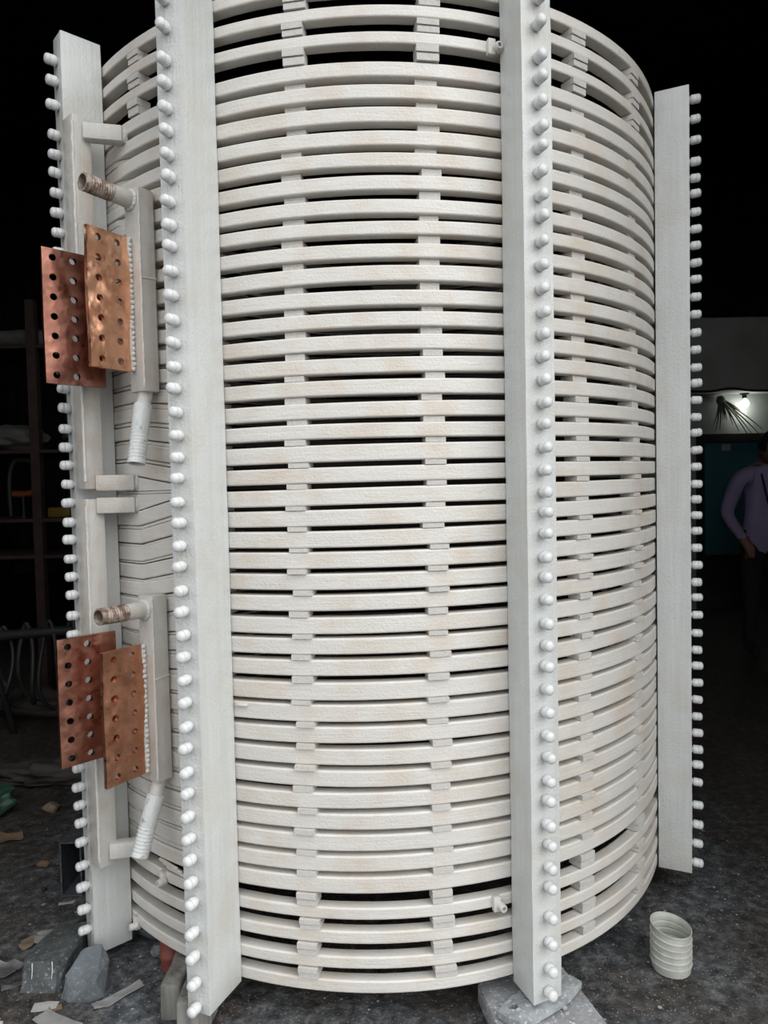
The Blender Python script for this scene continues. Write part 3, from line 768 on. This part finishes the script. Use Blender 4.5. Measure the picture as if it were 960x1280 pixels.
pebble('clod', (-1.16, -.34, 0), (.010, .010, .007), 'rubber', 'tiny black clod on the floor near the box section', 'clod', 23)
for k, (x, y, s) in enumerate(((-.99, -.945, .010), (-1.07, -.90, .008), (-.93, -.99, .007))):
    pebble('stone_chip', (x, y, 0), (s, s*.8, s*.6), 'paper', ('larger', 'middle', 'smallest')[k]+' of three pale stone chips at the bottom left', 'chip', 31+k, 'pale stone chips')
# green sack
def lump(name, loc, size, seed, mat, label, cat, amp=.3, freq=2.2, sub=4):
    bm = bmesh.new(); bmesh.ops.create_icosphere(bm, subdivisions=sub, radius=1)
    for v in bm.verts:
        q = v.co.copy(); s = 1+amp*noise.noise(q*freq+Vector((seed, 2*seed, 0)))+amp*.35*noise.noise(q*freq*3.1+Vector((seed, 0, 7)))
        v.co = Vector((q.x*size[0]*s+loc[0], q.y*size[1]*s+loc[1], max(.0006, (q.z*.5+.42)*size[2]*s*2*.55)))
    return tag(link(name, from_bm(bm, name, 60), mat), label, cat)
lump('green_sack', (-1.695, .22, 0), (.13, .11, .13), 3, 'sack', 'crumpled dark green sack at the left edge of the floor', 'sack', .35, 2.6)
lump('tarpaulin_heap', (-1.50, .62, 0), (.34, .14, .085), 9, 'tarp', 'flat dark tarpaulin heap beyond the green sack', 'tarpaulin', .5, 2.4)
lump('tarpaulin_heap', (-2.0, 1.62, 0), (.42, .20, .13), 14, 'tarp', 'larger dark tarpaulin heap behind the hose trestle', 'tarpaulin', .5, 2.0)

# ================================================================== DARK INTERIOR, LEFT
# rack of rusty uprights
t = thing('storage_rack', (-2.3, 2.1, 0), 'dark rusty storage rack deep in the hall on the left', 'rack')
for x in (-3.1, -2.22, -1.55):
    for y in (1.95, 2.5): link('upright', box_me('upright', (x, y, 1.3), (.03, .03, 1.3), bev=.004, seg=1), 'rack', t)
for z in (.93, 1.17, 1.62, 2.30):
    link('shelf', box_me('shelf', (-2.325, 2.225, z), (.80, .30, .012), bev=.003, seg=1), 'rack', t)
tag(link('cloth_roll', tube('cloth_roll', smooth_path([(-3.0, 2.05, 2.375), (-2.6, 2.06, 2.38), (-2.15, 2.05, 2.374)], 8), .062, 16, lambda q: .058+.005*math.sin(q*17)), 'cloth'), 'pale cloth roll lying on the top shelf of the rack', 'cloth')
def bundle(loc, size, seed, mat, label, cat):
    bm = bmesh.new(); bmesh.ops.create_icosphere(bm, subdivisions=4, radius=1)
    for v in bm.verts:
        q = v.co.copy(); s = 1+.35*noise.noise(q*2+Vector((seed, 0, 0)))
        v.co = Vector((q.x*size[0]*s, q.y*size[1]*s, q.z*size[2]*s))
    mz = min(v.co.z for v in bm.verts)
    for v in bm.verts: v.co += Vector(loc)-Vector((0, 0, mz))
    return tag(link('cloth_bundle', from_bm(bm, 'cloth_bundle', 60), mat), label, cat)
bundle((-2.44, 2.10, 1.633), (.20, .13, .085), 4, 'cloth', 'grey cloth bundle on the middle shelf of the rack', 'cloth')
bundle((-1.96, 2.10, 1.633), (.14, .12, .09), 8, 'tarp', 'brown cloth bundle on the middle shelf of the rack', 'cloth')
# orange clamp on the shelf
t = thing('hand_clamp', (-2.32, 2.05, 1.182), 'orange and black screw clamp standing on the rack shelf', 'clamp')
link('clamp_frame', tube('clamp_frame', smooth_path([(-2.44, 2.02, 1.20), (-2.44, 2.02, 1.45), (-2.40, 2.02, 1.56), (-2.30, 2.02, 1.56), (-2.27, 2.02, 1.48)], 6), .017, 8), 'rubber', t)
link('clamp_arm', tube('clamp_arm', smooth_path([(-2.27, 2.02, 1.49), (-2.265, 2.02, 1.40), (-2.30, 2.02, 1.35), (-2.42, 2.02, 1.345)], 6), .022, 8), 'orange', t)
link('clamp_screw', lathe('clamp_screw', [(0, 0), (0, .018), (.02, .018), (.02, .009), (.15, .009), (.15, 0)], (-2.355, 2.02, 1.182), (0, 0, 1), 10), 'rubber', t)
tag(link('yellow_tool_case', box_me('yellow_tool_case', (-2.13, 2.08, 1.218), (.075, .05, .034), bev=.012), 'yellow'), 'small yellow case on the rack shelf beside the clamp', 'case')
# hoses hung over a low trestle
t = thing('hose_trestle', (-1.85, 1.05, 0), 'dark low pipe trestle carrying the hanging hoses', 'trestle')
link('rail', tube('rail', [(-2.10, 1.0, .60), (-1.60, 1.05, .62)], .028, 12), 'rubber', t)
for x in (-2.08, -1.62):
    for s in (-1, 1): link('leg', tube('leg', [(x, 1.02, .60), (x+.01, 1.02+s*.22, .003)], .018, 8), 'rubber', t)
for k, (x, dep, wd) in enumerate(((-1.99, .36, .055), (-1.87, .44, .05), (-1.75, .49, .06), (-1.632, .40, .045))):
    pts = []
    for q in range(41):
        a = 2*math.pi*q/40
        zr = .62-.0 + .045*math.cos(a) if math.cos(a) > .6 else None
        pts.append((x+wd*math.sin(a)*(.55+.45*(1-math.cos(a))/2), 1.025+.06*math.sin(2*a+k)*(1-math.cos(a))/2 - .0, .648+.014*k - dep*(1-math.cos(a))/2))
    tag(link('rubber_hose', tube('rubber_hose', pts, .011+.002*(k % 2), 8, caps=False), 'rubber'), ('leftmost black hose loop hanging over the trestle', 'second black hose loop from the left on the trestle', 'longest black hose loop hanging over the trestle', 'rightmost black hose loop hanging over the trestle')[k], 'hose', 'hoses over the trestle')

# ================================================================== PERSON
def person():
    PX, PYY = 2.93, 2.6
    root = thing('person', (PX, PYY, 0), 'person in a lavender shirt, dark trousers and lanyard standing inside the hall', 'person')
    J = {}; E = []
    def jv(n, p, r): J[n] = (Vector(p), r)
    jv('pel', (0, 0, .90), (.150, .105)); jv('waist', (0, 0, 1.04), (.145, .100)); jv('chest', (0, -.015, 1.24), (.165, .110)); jv('sh', (0, -.01, 1.38), (.115, .085)); jv('neck', (.012, -.03, 1.455), (.055, .055)); jv('hb', (.02, -.055, 1.53), (.062, .07))
    for s, n in ((-1, 'R'), (1, 'L')):
        jv('hip'+n, (s*.095, 0, .84), (.095, .095)); jv('kn'+n, (s*.105, -.02, .47), (.062, .065)); jv('an'+n, (s*.11, .02, .09), (.042, .045)); jv('toe'+n, (s*.125, -.15, .035), (.042, .032))
        jv('sho'+n, (s*.185, 0, 1.36), (.070, .068)); jv('el'+n, (s*.265, .06, 1.08), (.054, .054)); jv('wr'+n, (s*.20, -.08, .895), (.036, .036)); jv('pal'+n, (s*.17, -.115, .83), (.030, .040))
    E = [('pel', 'waist'), ('waist', 'chest'), ('chest', 'sh'), ('sh', 'neck'), ('neck', 'hb')]
    for n in 'RL': E += [('pel', 'hip'+n), ('hip'+n, 'kn'+n), ('kn'+n, 'an'+n), ('an'+n, 'toe'+n), ('sh', 'sho'+n), ('sho'+n, 'el'+n), ('el'+n, 'wr'+n), ('wr'+n, 'pal'+n)]
    # fingers and thumb
    for s, n in ((-1, 'R'), (1, 'L')):
        base = J['pal'+n][0]
        for k in range(4):
            a = base + Vector((s*(.018-.014*k), -.012-.004*k, -.030)); b = a + Vector((-s*.006, -.006, -.034+.004*abs(k-1.5))); c = b + Vector((-s*.012, .004, -.024))
            for q, (p, r) in enumerate(((a, .0105), (b, .0095), (c, .008))): jv('f%s%d%d' % (n, k, q), p, (r, r))
            E += [('pal'+n, 'f%s%d0' % (n, k)), ('f%s%d0' % (n, k), 'f%s%d1' % (n, k)), ('f%s%d1' % (n, k), 'f%s%d2' % (n, k))]
        a = base + Vector((-s*.030, -.020, .004)); b = a + Vector((-s*.016, -.010, -.028))
        jv('t%s0' % n, a, (.0115, .0115)); jv('t%s1' % n, b, (.0095, .0095)); E += [('pal'+n, 't%s0' % n), ('t%s0' % n, 't%s1' % n)]
    names = list(J); idx = {n: i for i, n in enumerate(names)}
    me = bpy.data.meshes.new('body'); me.from_pydata([J[n][0] for n in names], [(idx[a], idx[b]) for a, b in E], [])
    o = bpy.data.objects.new('body_skeleton', me); COL.objects.link(o)
    md = o.modifiers.new('skin', 'SKIN'); md.use_smooth_shade = True
    sv = me.skin_vertices[0].data
    for i, n in enumerate(names):
        sv[i].radius = J[n][1]; sv[i].use_root = (n == 'pel')
    sb = o.modifiers.new('sub', 'SUBSURF'); sb.levels = 2; sb.render_levels = 2
    dg = bpy.context.evaluated_depsgraph_get(); ev = o.evaluated_get(dg)
    bme = bpy.data.meshes.new_from_object(ev, depsgraph=dg); bpy.data.objects.remove(o); 
    # head: shaped sphere joined into the body mesh
    bm = bmesh.new(); bm.from_mesh(bme)
    hb = bmesh.new(); bmesh.ops.create_uvsphere(hb, u_segments=28, v_segments=20, radius=1)
    R = Matrix.Rotation(rad(24), 4, 'Z') @ Matrix.Rotation(rad(22), 4, 'X')      # turned aside and looking down
    def shape(q):
        x, y, z = q.x*.078, q.y*.098, q.z*.118
        if z < 0: x *= 1-.22*(-q.z); y *= 1-.10*(-q.z)
        if q.y < -.5:                                               # face: nose, brow, mouth, eye hollows
            z_, x_ = q.z, q.x
            y -= .020*math.exp(-(x_/.16)**2-((z_+.12)/.20)**2)
            y -= .006*math.exp(-(x_/.30)**2-((z_+.52)/.10)**2)
            y += .008*sum(math.exp(-((x_-sg*.38)/.16)**2-((z_-.08)/.10)**2) for sg in (-1, 1))
        x += math.copysign(.016*math.exp(-((q.y-.05)/.16)**2-(q.z/.26)**2), q.x) if abs(q.x) > .85 else 0    # ears
        return Vector((x, y, z))
    HC = Vector((.025, -.065, 1.575))
    for v in hb.verts: v.co = (R @ shape(v.co.copy())) + HC
    tm = bpy.data.meshes.new('tmp'); hb.to_mesh(tm); hb.free(); bm.from_mesh(tm); bpy.data.meshes.remove(tm)
    for mt in ('skin', 'shirt', 'trouser'): bme.materials.append(M[mt])
    for fce in bm.faces:
        c = fce.calc_center_median(); k = 0
        arm = abs(c.x) > .15
        if c.z > 1.44: k = 0
        elif c.z > .90 and (c.z > 1.0 or not arm or abs(c.x) > .19): k = 1
        elif c.z > .80 and not arm and c.y > -.13: k = 1
        elif arm and c.z > .76 and c.y < -.03: k = 0
        else: k = 2
        fce.material_index = k; fce.smooth = True
    for v in bm.verts: v.co += Vector((PX, PYY, 0)); v.co.z = max(v.co.z, .001)
    bm.to_mesh(bme); bm.free(); bme.name = 'body'
    while len(bme.materials) > 3: bme.materials.pop(index=0)
    link('body', bme, None, root)
    # hair cap
    hb = bmesh.new(); bmesh.ops.create_uvsphere(hb, u_segments=28, v_segments=20, radius=1)
    bmesh.ops.delete(hb, geom=[v for v in hb.verts if (v.co.z < .42 and v.co.y < -.30) or v.co.z < -.45], context='VERTS')
    for v in hb.verts:
        q = v.co.copy(); v.co = (R @ (shape(q)*1.075+Vector((0, .004, .006)))) + HC + Vector((PX, PYY, 0))
    link('hair', from_bm(hb, 'hair', 60), 'hair', root)
    # eyes
    for sg in (-1, 1):
        p = R @ Vector((sg*.030, -.086, .010)) + HC + Vector((PX, PYY, 0))
        bm = bmesh.new(); bmesh.ops.create_uvsphere(bm, u_segments=10, v_segments=8, radius=.010)
        for v in bm.verts: v.co += p
        link('eye', from_bm(bm, 'eye', 60), 'idcard', root)
    # collar, lanyard, card
    W0 = Vector((PX, PYY, 0))
    ring = [W0+Vector((.012+.066*math.cos(a), -.028+.064*math.sin(a), 1.445-.018*(-math.sin(a)))) for a in [2*math.pi*q/24 for q in range(25)]]
    link('collar', tube('collar', ring, .016, 8, caps=False), 'shirt', root)
    ly = link('lanyard', tube('lanyard', [W0+Vector(p) for p in smooth_path([(.0, .055, 1.46), (-.062, -.04, 1.44), (-.075, -.125, 1.33), (-.045, -.135, 1.18), (0, -.135, 1.06), (.045, -.135, 1.18), (.075, -.125, 1.33), (.075, -.04, 1.44), (.0, .055, 1.46)], 6)], .008, 6, caps=False), 'lanyard', root)
    link('id_card', box_me('id_card', W0+Vector((0, -.142, 1.01)), (.03, .002, .043), bev=.001, seg=1), 'idcard', ly)
person()
